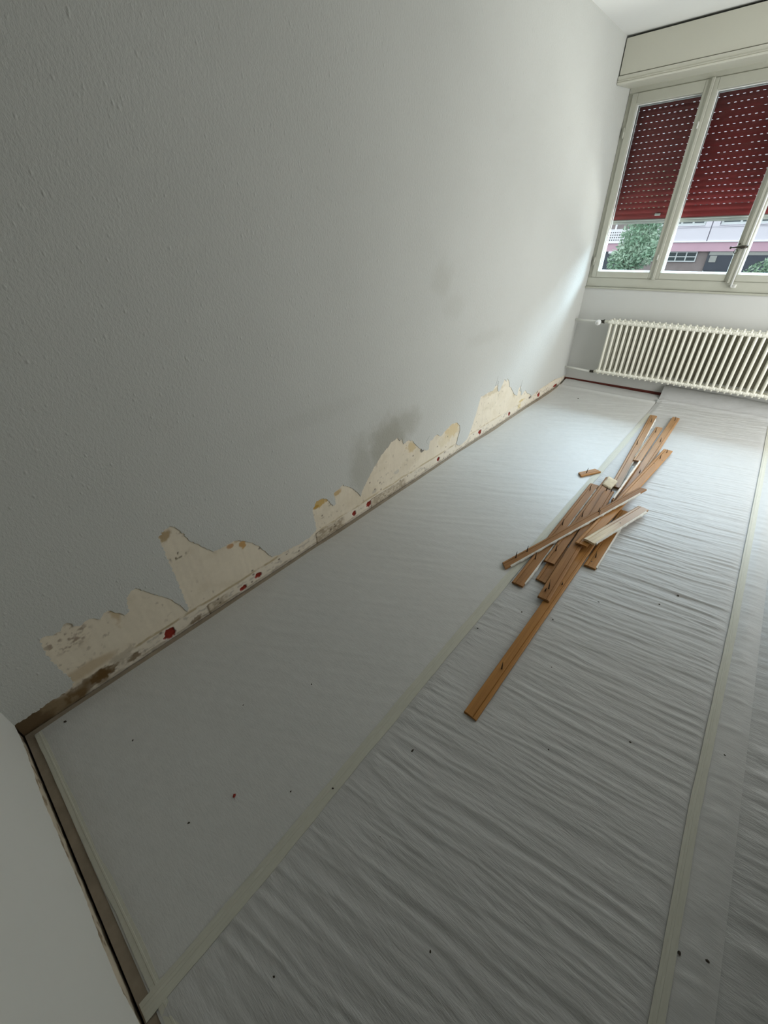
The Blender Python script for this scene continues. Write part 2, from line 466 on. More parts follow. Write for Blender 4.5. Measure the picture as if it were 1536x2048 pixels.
# scraped band where the skirting sat, paler and scuffed
low = sstep(0.074, 0.064, Zg + 0.006 * (fbm(Yg * 30, Zg * 30, 6) - 0.5))
col += (np.array((0.71, 0.655, 0.555)) - col) * (low * 0.55)[..., None]
scuff = low * sstep(0.60, 0.74, fbm(Yg * 38, Zg * 70, 8, 4))
col += (np.array((0.40, 0.36, 0.30)) - col) * (scuff * 0.6)[..., None]
band(col, Yg, Zg, 0.069, 0.0075, (0.42, 0.33, 0.18), 0.75, 0.38, 1.12, 1)
band(col, Yg, Zg, 0.071, 0.0075, (0.45, 0.36, 0.20), 0.65, 1.36, 2.75, 2)
band(col, Yg, Zg, 0.075, 0.006, (0.46, 0.36, 0.20), 0.5, 2.85, 3.5, 3)
band(col, Yg, Zg, 0.092, 0.006, (0.30, 0.23, 0.13), 0.75, 4.05, 4.85, 4)
band(col, Yg, Zg, 0.006, 0.005, (0.25, 0.19, 0.12), 0.5, 0.0, 4.9, 9)
# damp brown corner
blot(col, Yg, Zg, 0.02, 0.03, 0.24, 0.05, (0.20, 0.135, 0.065), 0.92, 0.45, 22, 0.3, 11)
blot(col, Yg, Zg, 0.02, 0.03, 0.07, 0.06, (0.09, 0.055, 0.025), 0.75, 0.5, 45, 0.4, 12)
for (y, z, ry, rz, s, sd) in ((0.255, 0.043, 0.035, 0.026, 0.9, 13), (0.286, 0.042, 0.03, 0.022, 0.9, 14), (0.38, 0.027, 0.03, 0.018, 0.8, 15), (0.20, 0.035, 0.06, 0.03, 0.7, 16), (0.64, 0.016, 0.03, 0.012, 0.7, 17)):
    blot(col, Yg, Zg, y, z, ry, rz, (0.13, 0.075, 0.025), s, 0.9, 70, 0.25, sd)
blot(col, Yg, Zg, 0.345, 0.062, 0.045, 0.03, (0.42, 0.36, 0.27), 0.6, 0.9, 60, 0.3, 18)
# tan wash at the foot of the first patch
blot(col, Yg, Zg, 0.24, 0.105, 0.12, 0.025, (0.50, 0.39, 0.25), 0.75, 0.4, 20, 0.35, 19)
# mould speckle on the upper part of the first patch
region = sstep(1.15, 0.6, np.sqrt(((Yg - 0.245) / 0.075) ** 2 + ((Zg - 0.275) / 0.062) ** 2))
mould = region * sstep(0.52, 0.66, fbm(Yg * 55, Zg * 70, 20, 4))
col += (np.array((0.24, 0.17, 0.12)) - col) * (mould * 0.75)[..., None]
blot(col, Yg, Zg, 0.40, 0.27, 0.016, 0.05, (0.45, 0.31, 0.15), 0.6, 0.7, 50, 0.4, 21)
# second patch
region = sstep(1.1, 0.5, np.sqrt(((Yg - 0.675) / 0.045) ** 2 + ((Zg - 0.365) / 0.022) ** 2))
dots = region * sstep(0.56, 0.62, fbm(Yg * 95, Zg * 110, 22, 2))
col += (np.array((0.10, 0.07, 0.03)) - col) * (dots * 0.9)[..., None]
for (y, z, ry, rz, c, s, sd) in ((0.655, 0.475, 0.022, 0.022, (0.34, 0.23, 0.10), 0.8, 23), (0.937, 0.250, 0.016, 0.022, (0.50, 0.27, 0.07), 0.85, 24),
                                 (0.882, 0.275, 0.014, 0.012, (0.45, 0.22, 0.07), 0.8, 25), (0.945, 0.285, 0.03, 0.012, (0.55, 0.44, 0.26), 0.6, 26),
                                 (1.412, 0.236, 0.045, 0.026, (0.52, 0.34, 0.10), 0.9, 27), (1.375, 0.222, 0.022, 0.012, (0.44, 0.26, 0.05), 0.9, 28),
                                 (1.530, 0.236, 0.035, 0.016, (0.50, 0.34, 0.15), 0.85, 29), (2.205, 0.262, 0.05, 0.035, (0.58, 0.45, 0.24), 0.75, 30),
                                 (2.69, 0.205, 0.10, 0.055, (0.63, 0.50, 0.29), 0.85, 31), (2.60, 0.16, 0.08, 0.04, (0.66, 0.57, 0.40), 0.6, 32),
                                 (2.325, 0.185, 0.03, 0.014, (0.12, 0.11, 0.10), 0.85, 33), (2.80, 0.11, 0.025, 0.012, (0.16, 0.14, 0.11), 0.8, 34),
                                 (2.84, 0.085, 0.02, 0.012, (0.16, 0.14, 0.11), 0.6, 35), (1.83, 0.10, 0.02, 0.012, (0.40, 0.37, 0.32), 0.6, 36),
                                 (2.05, 0.14, 0.03, 0.012, (0.50, 0.47, 0.42), 0.6, 37), (3.85, 0.045, 0.03, 0.025, (0.62, 0.50, 0.25), 0.7, 38),
                                 (3.88, 0.09, 0.06, 0.012, (0.55, 0.42, 0.18), 0.8, 39), (3.30, 0.33, 0.16, 0.02, (0.52, 0.43, 0.28), 0.6, 40),
                                 (4.075, 0.066, 0.03, 0.012, (0.10, 0.08, 0.07), 0.85, 41), (4.24, 0.07, 0.02, 0.012, (0.14, 0.11, 0.09), 0.6, 42),
                                 (3.70, 0.23, 0.03, 0.06, (0.50, 0.42, 0.28), 0.6, 43)):
    blot(col, Yg, Zg, y, z, ry, rz, c, s, 0.6, 55, 0.25, sd)
# dirty rectangles where old fixing blocks sat, with a dark outline
for (y0, y1, z1, s) in ((0.705, 0.80, 0.048, 0.7), (1.352, 1.56, 0.062, 0.75), (1.80, 2.14, 0.055, 0.7)):
    wob = 0.006 * (fbm(Yg * 30, Zg * 30, 50, 3) - 0.5)
    inside = sstep(y0 - 0.004, y0 + 0.004, Yg + wob) * sstep(y1 + 0.02, y1 - 0.02, Yg + wob * 3) * sstep(z1 + 0.003, z1 - 0.003, Zg + wob)
    tex = sstep(0.42, 0.62, fbm(Yg * 60, Zg * 90, 51, 4))
    col += (np.array((0.48, 0.41, 0.30)) - col) * (inside * 0.7 * s)[..., None]
    col += (np.array((0.24, 0.18, 0.11)) - col) * (inside * tex * 0.7 * s)[..., None]
    edge = (np.exp(-((Yg + wob - y0) / 0.004) ** 2) * (Zg < z1) + np.exp(-((Zg + wob - z1) / 0.003) ** 2) * (Yg > y0) * sstep(y0 + (y1 - y0) * 0.75, y0, Yg))
    col += (np.array((0.16, 0.11, 0.06)) - col) * np.clip(edge * 0.85, 0, 1)[..., None]
# small dark pin holes
for k in range(60):
    y = random.uniform(0.4, 4.6); z = random.uniform(0.012, 0.06) if k % 3 else random.uniform(0.08, 0.2)
    blot(col, Yg, Zg, y, z, 0.006, 0.005, (0.14, 0.11, 0.08), 0.8, 0.4, 80, 0.4, 60 + k)
Xg = -0.0008 + 0.0008 * (fbm(Yg * 60, Zg * 60, 5) - 0.5) - 0.0015 * low
# chips that show the red brick: pushed in below the surface
for i, (y, z, ry, rz) in enumerate(((0.525, 0.029, 0.022, 0.024), (0.882, 0.018, 0.018, 0.012), (0.972, 0.032, 0.018, 0.014), (1.652, 0.032, 0.016, 0.018),
                                    (1.777, 0.033, 0.020, 0.018), (2.532, 0.033, 0.019, 0.013), (3.134, 0.036, 0.026, 0.022), (3.655, 0.030, 0.022, 0.018),
                                    (4.292, 0.034, 0.030, 0.024), (4.73, 0.012, 0.05, 0.014))):
    red = np.array((0.25, 0.030, 0.018)) * (0.7 + 0.6 * fbm(Yg * 80, Zg * 80, 90 + i, 2))[..., None]
    d = np.sqrt(((Yg - y) / ry) ** 2 + ((Zg - z) / rz) ** 2) + (fbm(Yg * 70, Zg * 70, 70 + i, 2) - 0.5) * 0.9
    rim = sstep(1.5, 1.25, d); m = sstep(1.08, 0.92, d)
    col += (np.array((0.74, 0.70, 0.63)) - col) * (rim * 0.5)[..., None]
    col += (red - col) * m[..., None]
    Xg = Xg - 0.006 * sstep(1.1, 0.75, d)
pm = grid_mesh('plaster_coat', Xg, Yg, Zg, np.clip(col, 0.01, 0.95))
link('plaster_coat', pm, M['coat'], wall_left)

CONT = [(-0.001, 0.064), (0.047, 0.066), (0.159, 0.069), (0.191, 0.087), (0.185, 0.132), (0.177, 0.218), (0.178, 0.278), (0.187, 0.326), (0.2, 0.33), (0.22, 0.318), (0.245, 0.318), (0.261, 0.337), (0.273, 0.331), (0.278, 0.31), (0.291, 0.297), (0.312, 0.304), (0.335, 0.3), (0.352, 0.279), (0.37, 0.296), (0.391, 0.292), (0.407, 0.263), (0.421, 0.239), (0.438, 0.242), (0.45, 0.304), (0.473, 0.323), (0.495, 0.325), (0.517, 0.288), (0.548, 0.242), (0.582, 0.195), (0.602, 0.142), (0.622, 0.084), (0.629, 0.095), (0.631, 0.194), (0.632, 0.343), (0.634, 0.425), (0.633, 0.482), (0.662, 0.499), (0.684, 0.503), (0.7, 0.494), (0.714, 0.465), (0.732, 0.403), (0.76, 0.369), (0.784, 0.322), (0.81, 0.298), (0.849, 0.293), (0.879, 0.294), (0.908, 0.292), (0.951, 0.265), (0.982, 0.235), (1.017, 0.188), (1.04, 0.139), (1.065, 0.091), (1.099, 0.08), (1.159, 0.076), (1.237, 0.066), (1.302, 0.066), (1.35, 0.08), (1.359, 0.096), (1.352, 0.173), (1.353, 0.222), (1.381, 0.255), (1.42, 0.256), (1.453, 0.236), (1.495, 0.17), (1.514, 0.172), (1.507, 0.248), (1.541, 0.252), (1.576, 0.264), (1.633, 0.226), (1.682, 0.169), (1.711, 0.124), (1.722, 0.153), (1.812, 0.244), (1.91, 0.32), (1.977, 0.349), (1.999, 0.366), (2.03, 0.365), (2.062, 0.372), (2.077, 0.344), (2.1, 0.351), (2.117, 0.307), (2.156, 0.319), (2.208, 0.3), (2.257, 0.243), (2.32, 0.191), (2.366, 0.168), (2.398, 0.166), (2.405, 0.224), (2.435, 0.221), (2.467, 0.239), (2.493, 0.242), (2.537, 0.211), (2.626, 0.242), (2.681, 0.257), (2.741, 0.246), (2.793, 0.207), (2.8, 0.162), (2.776, 0.107), (2.758, 0.068), (2.818, 0.036), (2.882, 0.042), (2.926, 0.054), (2.966, 0.118), (3.023, 0.225), (3.074, 0.354), (3.102, 0.343), (3.193, 0.349), (3.264, 0.343), (3.287, 0.361), (3.325, 0.415), (3.343, 0.401), (3.345, 0.341), (3.352, 0.316), (3.386, 0.307), (3.421, 0.347), (3.453, 0.391), (3.49, 0.36), (3.508, 0.382), (3.552, 0.339), (3.567, 0.296), (3.601, 0.283), (3.686, 0.202), (3.755, 0.17), (3.763, 0.224), (3.828, 0.262), (3.832, 0.194), (3.85, 0.146), (3.927, 0.176), (3.97, 0.137), (4.037, 0.108), (4.109, 0.072), (4.279, 0.089), (4.441, 0.09), (4.658, 0.097), (4.835, 0.074), (4.949, 0.068), (L + 0.02, 0.06)]
ol = jag(CONT, 0.006, 0.0034, 5) + [(L + 0.10, 0.06), (L + 0.10, H), (-0.001, H)]
me = slab_from_outline(ol, lambda a, b, d: (0.0024 - d, a, b), 0.0024)
me.name = 'wallpaper'
link('wallpaper', me, M['wallpaper'], wall_left)
# small scraps of paper left standing inside the torn patches
for i, pts in enumerate(([(2.36, 0.235), (2.40, 0.262), (2.415, 0.24), (2.385, 0.21)], [(3.30, 0.37), (3.325, 0.44), (3.34, 0.43), (3.335, 0.37)], [(3.80, 0.20), (3.82, 0.29), (3.835, 0.27), (3.825, 0.19)])):
    m_ = slab_from_outline(jag(pts + [pts[0]], 0.006, 0.002, 40 + i)[:-1], lambda a, b, d: (0.0036 - d, a, b), 0.003)
    link('paper_scrap', m_, M['wallpaper'], wall_left)

# far wall with the window opening
bm = bmesh.new()
box(bm, -0.2, W + 0.2, L, L + 0.26, -0.05, 0.905)
box(bm, W_END, W + 0.2, L, L + 0.26, 0.905, H + 0.05)
box(bm, W + 0.2, 9.0, L, L + 0.26, -1.5, 6.0)            # unseen wing, added to block window light from the side opening
box(bm, -0.2, W_END, L + 0.02, L + 0.12, 2.285, H + 0.05)
box(bm, -0.2, -0.01, L + 0.12, L + 0.26, 0.905, H + 0.05)
box(bm, -0.2, W_END, L + 0.24, L + 0.34, 2.35, H + 0.4)
wall_far = struct('wall_far', bm, M['wall'])
bm = bmesh.new(); box(bm, 0.0, W, L - 0.012, L + 0.02, 0.905, 0.919, 0.004, 2)
from_bm('sill_ledge', bm, M['frame'], wall_far)
bm = bmesh.new(); box(bm, -0.02, W_END + 0.02, L + 0.09, L + 0.32, 0.90, 0.965, 0.004)
from_bm('outer_sill', bm, M['stone'], wall_far)
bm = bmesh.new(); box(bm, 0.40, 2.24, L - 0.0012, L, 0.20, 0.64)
from_bm('radiator_shade_patch', bm, M['radiator_shade'], wall_far)  # shade behind the radiator columns, painted on as a darker patch
bm = bmesh.new(); box(bm, 0.002, W, L - 0.010, L, 0.0, 0.048, 0.002)
tag(from_bm('baseboard_far', bm, M['red_skirt']), kind='structure')

# ------------------------------------------------------------------ window
window = empty('window_1', (0, L, 0.9)); window['kind'] = 'structure'
def wpart(name, bm, mat, parent=None, smooth=False):
    o = from_bm(name, bm, mat, parent or window, smooth)
    if parent is None: o.location = (0, -L, -0.9)
    return o
bm = bmesh.new()
box(bm, 0.003, W_END, L + 0.014, L + 0.10, 0.919, 0.997, 0.004, 2)      # bottom rail
box(bm, 0.003, W_END, L + 0.014, L + 0.10, 2.247, 2.30, 0.004, 2)       # head
box(bm, 0.003, 0.034, L + 0.020, L + 0.10, 0.99, 2.25, 0.003)
box(bm, W_END - 0.034, W_END, L + 0.020, L + 0.10, 0.99, 2.25, 0.003)
wpart('frame', bm, M['frame'])
def sash(x0, x1, p0, p1):
    s = empty('sash', (0, -L, -0.9)); s.parent = window
    z0, z1, q0, q1 = 0.997, 2.247, 1.046, 2.182
    y0, y1 = L + 0.006, L + 0.060
    bm = bmesh.new()
    box(bm, x0, p0, y0, y1, z0, z1, 0.004, 2); box(bm, p1, x1, y0, y1, z0, z1, 0.004, 2)
    box(bm, p0 - .004, p1 + .004, y0 + .0008, y1, z0, q0, 0.003); box(bm, p0 - .004, p1 + .004, y0 + .0008, y1, q1, z1, 0.003)
    wpart('sash_frame', bm, M['frame'], s)
    bm = bmesh.new()
    for (w, ya, yb, off) in ((0.007, L + 0.052, L + 0.064, 0.0), (0.008, L + 0.086, L + 0.10, 0.003)):
        a0, a1, b0, b1 = p0 + off - .003, p1 - off + .003, q0 + off - .003, q1 - off + .003
        box(bm, a0, a0 + w, ya, yb, b0, b1, 0.002); box(bm, a1 - w, a1, ya, yb, b0, b1, 0.002)
        box(bm, a0 + w, a1 - w, ya, yb, b0, b0 + w, 0.002); box(bm, a0 + w, a1 - w, ya, yb, b1 - w, b1, 0.002)
    wpart('glazing_bead', bm, M['bead'], s)
    bm = bmesh.new(); box(bm, p0 - .002, p1 + .002, L + 0.064, L + 0.069, q0 - .002, q1 + .002)
    wpart('pane', bm, M['glass'], s)
    return s
sash(0.034, 0.549, 0.080, 0.518)
sash(0.573, 1.108, 0.606, 1.078)
sash(1.124, 1.660, 1.154, 1.630)
sash(1.684, W_END - 0.034, 1.714, W_END - 0.080)
for xc, hw in ((0.560, 0.015), (1.672, 0.015)):
    bm = bmesh.new(); box(bm, xc - hw, xc + hw, L - 0.004, L + 0.055, 0.990, 2.250, 0.004, 2); box(bm, xc - hw * .3, xc + hw * 1.15, L - 0.009, L - 0.003, 0.990, 2.250, 0.003, 1)
    wpart('cover_strip', bm, M['frame'])
bm = bmesh.new(); box(bm, 1.094, 1.136, L - 0.010, L + 0.055, 0.985, 2.250, 0.004, 2); box(bm, 1.105, 1.125, L - 0.016, L - 0.009, 0.985, 2.250, 0.003, 1)
wpart('cover_strip', bm, M['frame'])
bm = bmesh.new(); tube(bm, [(1.142, L - 0.022, 0.962), (1.142, L - 0.022, 2.24)], 0.0055, 8)
wpart('bolt_rod', bm, M['bead'], None, True)
bm = bmesh.new(); box(bm, 1.139, 1.175, L - 0.012, L + 0.016, 0.952, 0.978, 0.004); tube(bm, [(1.168, L - 0.014, 0.967), (1.168, L - 0.035, 0.967)], 0.006, 8)
wpart('bolt_keeper', bm, M['pipe'])
# lever
bm = bmesh.new(); tube(bm, [(1.115, L - 0.006, 1.232), (1.115, L - 0.030, 1.232)], 0.012, 12)
tube(bm, [(1.048, L - 0.037, 1.229), (1.075, L - 0.042, 1.231), (1.10, L - 0.042, 1.232), (1.125, L - 0.040, 1.233), (1.15, L - 0.036, 1.234)], [0.005, 0.006, 0.008, 0.011, 0.010], 10)
tube(bm, [(1.040, L - 0.036, 1.228), (1.048, L - 0.037, 1.229)], [0.009, 0.009], 10)
wpart('lever_handle', bm, M['dark_metal'], None, True)
bm = bmesh.new()
tube(bm, [(1.085 + 0.010 * math.sin(a), L - 0.040, 1.205 + 0.014 * math.cos(a)) for a in np.linspace(0, 2 * math.pi, 15)], 0.0028, 6, False)
tube(bm, [(1.092, L - 0.008, 1.252), (1.092, L - 0.020, 1.252)], 0.006, 8)
wpart('pull_ring', bm, M['dark_metal'], None, True)
for z in (1.13, 2.02):
    bm = bmesh.new(); tube(bm, [(0.030, L + 0.004, z - 0.03), (0.030, L + 0.004, z + 0.03)], 0.007, 8); tube(bm, [(0.030, L + 0.004, z - 0.036), (0.030, L + 0.004, z - 0.030)], 0.004, 8)
    wpart('hinge', bm, M['frame'], None, True)
for z in (1.16, 2.0):
    bm = bmesh.new(); tube(bm, [(0.553, L - 0.006, z - 0.02), (0.553, L - 0.006, z + 0.02)], 0.006, 8)
    wpart('hinge', bm, M['pipe'], None, True)

# shutter housing below the ceiling
hb = tag(empty('shutter_housing', (0.01, L - 0.324, 2.25)), 'long cream panelled shutter housing under the ceiling above the window', 'shutter box')
def hpart(name, bm, mat):
    o = from_bm(name, bm, mat, hb); o.location = (-0.01, -(L - 0.324), -2.25); return o
bm = bmesh.new(); box(bm, 0.010, W - 0.002, L - 0.322, L - 0.304, 2.300, 2.486, 0.002)
hpart('front_panel', bm, M['box_paint'])
bm = bmesh.new()
prism(bm, [(L - 0.326, 2.296), (L - 0.300, 2.296), (L - 0.300, 2.252), (L - 0.322, 2.252), (L - 0.328, 2.256), (L - 0.330, 2.261), (L - 0.326, 2.264), (L - 0.331, 2.268), (L - 0.328, 2.273), (L - 0.324, 2.275)], 'x', 0.006, W - 0.002)
hpart('moulded_rail', bm, M['box_paint'])
bm = bmesh.new()
prism(bm, [(L - 0.304, 2.253), (L + 0.018, 2.280), (L + 0.018, 2.292), (L - 0.304, 2.265)], 'x', 0.006, W - 0.002)
hpart('soffit_board', bm, M['box_paint'])

# ------------------------------------------------------------------ red roller shutter outside the glass
sh = tag(empty('roller_shutter', (0.0, L + 0.17, 1.40)), 'half lowered red roller shutter with light slots, outside the window', 'roller shutter')
YB, X0, X1 = L + 0.17, -0.005, W_END
def slat_mesh(name, holes):
    bm = bmesh.new()
    pr = []
    for k in range(7):
        a = k / 6; pr.append((-0.0032 * math.sin(math.pi * a) - 0.001, 0.0045 + 0.0360 * a))
    pr += [(u + 0.003, v) for u, v in pr[::-1]]
    prism(bm, pr, 'x', X0, X1)
    x = X0; p = 0.0385; w = 0.0150
    if holes is None:
        box(bm, X0, X1, -0.0012, 0.0012, -0.001, 0.0050)
    else:
        k = 0
        while x < X1 - 1e-6:
            xe = min(x + p, X1)
            if holes.random() < 0.93:
                box(bm, x, min(x + p - w, xe), -0.0012, 0.0012, 0.0, 0.0046); box(bm, min(x + p - w, xe), xe, -0.0012, 0.0012, 0.0034, 0.0046)
            else:
                box(bm, x, xe, -0.0012, 0.0012, 0.0, 0.0046)
            x = xe; k += 1
        box(bm, X0, X1, -0.0012, 0.0012, -0.001, 0.0002)
    bmesh.ops.recalc_face_normals(bm, faces=bm.faces)
    me = bpy.data.meshes.new(name); bm.to_mesh(me); bm.free()
    me.materials.append(M['slat'])
    return me
open_meshes = [slat_mesh('slat', random.Random(s)) for s in range(5)]
closed_mesh = slat_mesh('slat', None)
for i in range(26):
    me = closed_mesh if i < 2 else open_meshes[i % 5]
    o = bpy.data.objects.new('slat', me); COL.objects.link(o); o.parent = sh
    o.location = (0, 0, 1.4365 + 0.0402 * i - 1.40)
bm = bmesh.new(); prism(bm, [(-0.008, 0.004), (0.008, 0.004), (0.008, 0.034), (0.003, 0.037), (-0.004, 0.037), (-0.008, 0.030), (-0.006, 0.022), (-0.008, 0.020)], 'x', X0, X1)
from_bm('bottom_bar', bm, M['alu'], sh)
for x in (0.42, 1.9):
    bm = bmesh.new(); box(bm, x - 0.022, x + 0.022, -0.013, -0.005, 0.058, 0.076, 0.002); from_bm('stop_block', bm, M['alu'], sh)
for xa, xb in ((-0.010, 0.006), (W_END - 0.012, W_END)):
    bm = bmesh.new(); box(bm, xa, xb, -0.02, 0.02, -0.43, 1.0)
    from_bm('guide_rail', bm, M['alu'], sh)

# ------------------------------------------------------------------ radiator
rad = tag(empty('column_radiator', (0.35, L - 0.10, 0.16)), 'cream column radiator with white valve knob under the window', 'radiator')
RO = Vector((0.35, L - 0.10, 0.16))
def rpart(name, bm, mat, smooth=True):
    o = from_bm(name, bm, mat, rad, smooth); o.location = -RO; return o
def section_mesh():
    bm = bmesh.new()
    zb, zt = 0.166, 0.672
    for y in (-0.040, 0.036):
        r = 0.0112
        pts = [(0, y, zb - 0.16 + RO.z - RO.z), ]
        zs = [zb, zb + 0.003, zb + 0.010, zb + 0.02, zt - 0.02, zt - 0.010, zt - 0.003, zt]
        rs = [0.003, 0.007, 0.0100, r, r, 0.0100, 0.007, 0.003]
        tube(bm, [(0, y, z) for z in zs], rs, 12)
    for z in (0.193, 0.645):
        tube(bm, [(0, -0.046, z), (0, 0.046, z)], 0.0165, 12)                     # header web front to back
        tube(bm, [(-0.0238, 0, z), (-0.015, 0, z), (-0.012, 0, z), (0.012, 0, z), (0.015, 0, z), (0.0238, 0, z)], [0.020, 0.020, 0.018, 0.018, 0.020, 0.020], 14)
        tube(bm, [(-0.0238, -0.036, z), (-0.014, -0.040, z), (0.014, -0.040, z), (0.0238, -0.036, z)], [0.0175, 0.0150, 0.0150, 0.0175], 12)
    bmesh.ops.recalc_face_normals(bm, faces=bm.faces)
    me = bpy.data.meshes.new('section'); bm.to_mesh(me); bm.free()
    me.materials.append(M['radiator'])
    me.polygons.foreach_set('use_smooth', [True] * len(me.polygons))
    return me
sm = section_mesh()
for i in range(40):
    o = bpy.data.objects.new('section', sm); COL.objects.link(o); o.parent = rad
    o.location = (0.0045 + 0.0476 * i, 0.0, -RO.z)
bm = bmesh.new(); tube(bm, [(0.003, L - 0.075, 0.633), (0.23, L - 0.085, 0.633)], 0.0105, 10)
rpart('supply_pipe', bm, M['pipe'])
bm = bmesh.new(); tube(bm, [(0.003, L - 0.075, 0.170), (0.12, L - 0.080, 0.170), (0.262, L - 0.09, 0.168)], 0.0105, 10)
rpart('return_pipe', bm, M['pipe'])
bm = bmesh.new(); tube(bm, [(0.226, L - 0.092, 0.633), (0.232, L - 0.102, 0.633), (0.236, L - 0.118, 0.633), (0.239, L - 0.150, 0.633), (0.240, L - 0.158, 0.633)], [0.015, 0.020, 0.024, 0.023, 0.018], 16)
k_ = rpart('valve_knob', bm, M['knob'])
bm = bmesh.new(); tube(bm, [(0.240, L - 0.1585, 0.633), (0.240, L - 0.160, 0.633)], 0.011, 14)
d_ = from_bm('dial', bm, M['pipe'], k_, True)
bm = bmesh.new(); tube(bm, [(0.245, L - 0.088, 0.637), (0.272, L - 0.092, 0.639), (0.272, L - 0.092, 0.639), (0.284, L - 0.094, 0.640)], [0.013, 0.013, 0.017, 0.017], 8)
rpart('union_nut', bm, M['dark_metal'], False)
bm = bmesh.new(); tube(bm, [(0.284, L - 0.094, 0.641), (0.34, L - 0.098, 0.645)], 0.014, 10)
rpart('valve_body', bm, M['radiator'])
bm = bmesh.new(); tube(bm, [(0.262, L - 0.09, 0.168), (0.298, L - 0.092, 0.171)], 0.0125, 8)
rpart('union_nut', bm, M['dark_metal'], False)
bm = bmesh.new(); tube(bm, [(0.298, L - 0.092, 0.172), (0.34, L - 0.098, 0.190)], [0.010, 0.016], 10)
rpart('valve_body', bm, M['radiator'])
for x in (0.70, 1.90):
    bm = bmesh.new(); tube(bm, [(x, L - 0.002, 0.617), (x, L - 0.150, 0.617), (x, L - 0.150, 0.632)], 0.005, 8)
    rpart('wall_bracket', bm, M['radiator'])

# ------------------------------------------------------------------ dust sheets
def far_fold(Yc, top, y0=4.72):
    """how the end of a sheet climbs the wall: flat, a soft hump, a cove, then up to its top edge"""
    a = np.exp(-((Yc - y0 - 0.03) / 0.030) ** 2) * (0.022 if float(np.max(top)) > 0.05 else 0.014) + sstep(y0 - 0.30, y0 + 0.02, Yc) * 0.004
    return a + (top - 0.004) * sstep(y0 + 0.05, L - 0.015, Yc) ** 1.25

def sheet(name, x0, x1, y0, y1, z0, dx, dy, wr_amp, wr_len, soft_amp, top, yf, seed, mat, label, edge_l=0.01, edge_r=0.0, rot=0.14, pucker=0.0):
    xs = np.arange(x0, x1 + 1e-6, dx); ys = np.arange(y0, y1 + 1e-6, dy)
    Xc, Yc = np.meshgrid(xs, ys, indexing='ij')
    s = (Xc - x0) / (x1 - x0)
    # wavy long edges
    wl = (fbm(Yc * 1.7, Yc * 0 + seed, seed, 3) - 0.5) * edge_l * 2
    Xw = Xc + wl * (1 - s) ** 6 + (fbm(Yc * 2.3, Yc * 0 + seed, seed + 4, 3) - 0.5) * edge_r * 2 * s ** 6
    c, sn = math.cos(rot), math.sin(rot)
    A = Xc * c + Yc * sn; B = -Xc * sn + Yc * c
    B = B + 0.05 * (fbm(A * 2.2, B * 1.8, seed + 1, 3) - 0.5)
    wr = 1 - np.abs(2 * fbm(A * 2.6, B / wr_len, seed + 2, 3) - 1)
    wr2 = fbm(A * 5.0, B / (wr_len * 0.45), seed + 3, 2)
    amp = 0.55 + 0.9 * fbm(Xc * 1.3, Yc * 1.1, seed + 5, 2)
    Zc = z0 + wr_amp * amp * (wr ** 2 * 1.5 + 0.5 * wr2) + soft_amp * fbm(Xc * 2.2, Yc * 1.6, seed + 6, 3)
    if top and top < 0.05:      # trodden dents and creases toward the window
        Zc = Zc + 0.0045 * (fbm(Xc * 9, Yc * 7, 77, 3) - 0.5) * sstep(3.1, 3.5, Yc) * sstep(4.6, 4.2, Yc)
    fade = sstep(0, 0.05, Xc - x0) * sstep(0, 0.05, x1 - Xc)
    fade = fade * sstep(0.0, 0.06, Yc - y0)
    weight = 1 - 0.62 * sstep(0.17, 0.10, np.abs(Xc - 1.085)) * sstep(1.0, 1.2, Yc) * sstep(4.55, 4.4, Yc)   # the boards press it flat
    Zc = z0 + (Zc - z0) * (0.08 + 0.92 * fade) * weight
    if pucker > 0:
        band_ = np.exp(-np.clip(Xc - x0 - 0.035, 0, 9) / 0.018) * sstep(0.02, 0.035, Xc - x0)
        Zc = Zc + pucker * band_ * fbm(Xc * 8, Yc * 55, seed + 7, 3)
    if top:
        tp = top * (1 - 0.35 * s) if top < 0.05 else top * (1 - 0.12 * s)
        Zc = Zc + far_fold(Yc, tp, yf)
    me = grid_mesh(name, Xw, Yc, Zc)
    o = link(name, me, mat)
    o['label'] = label; o['category'] = 'dust sheet'
    return o
sheet('dust_sheet', 0.028, 0.944, 0.024, L - 0.020, 0.0012, 0.012, 0.006, 0.0011, 0.060, 0.005, 0.033, 4.74, 1, M['sheet_smooth'],
      'smooth pale dust sheet along the wall with the torn wallpaper', 0.012, 0.0, 0.5)
sheet('dust_sheet', 0.942, 1.790, 0.024, L - 0.014, 0.0014, 0.012, 0.0040, 0.0034, 0.034, 0.003, 0.118, 4.80, 21, M['sheet_wrinkled'],
      'wrinkled pale dust sheet under the pile of wooden boards', 0.0, 0.0, 0.16, 0.006)
sheet('dust_sheet', 1.788, 1.884, 0.024, L - 0.014, 0.0030, 0.012, 0.006, 0.0028, 0.06, 0.001, 0.10, 4.84, 41, M['sheet_side'],
      'narrow pale sheet overlap running along the straight tape', 0.0, 0.0, 0.2)
sheet('dust_sheet', 1.878, W - 0.01, 0.024, L - 0.014, 0.0008, 0.020, 0.006, 0.0040, 0.05, 0.001, 0.10, 4.84, 61, M['sheet_film'],
      'darker shiny dust sheet beyond the narrow overlap', 0.0, 0.0, 0.2)

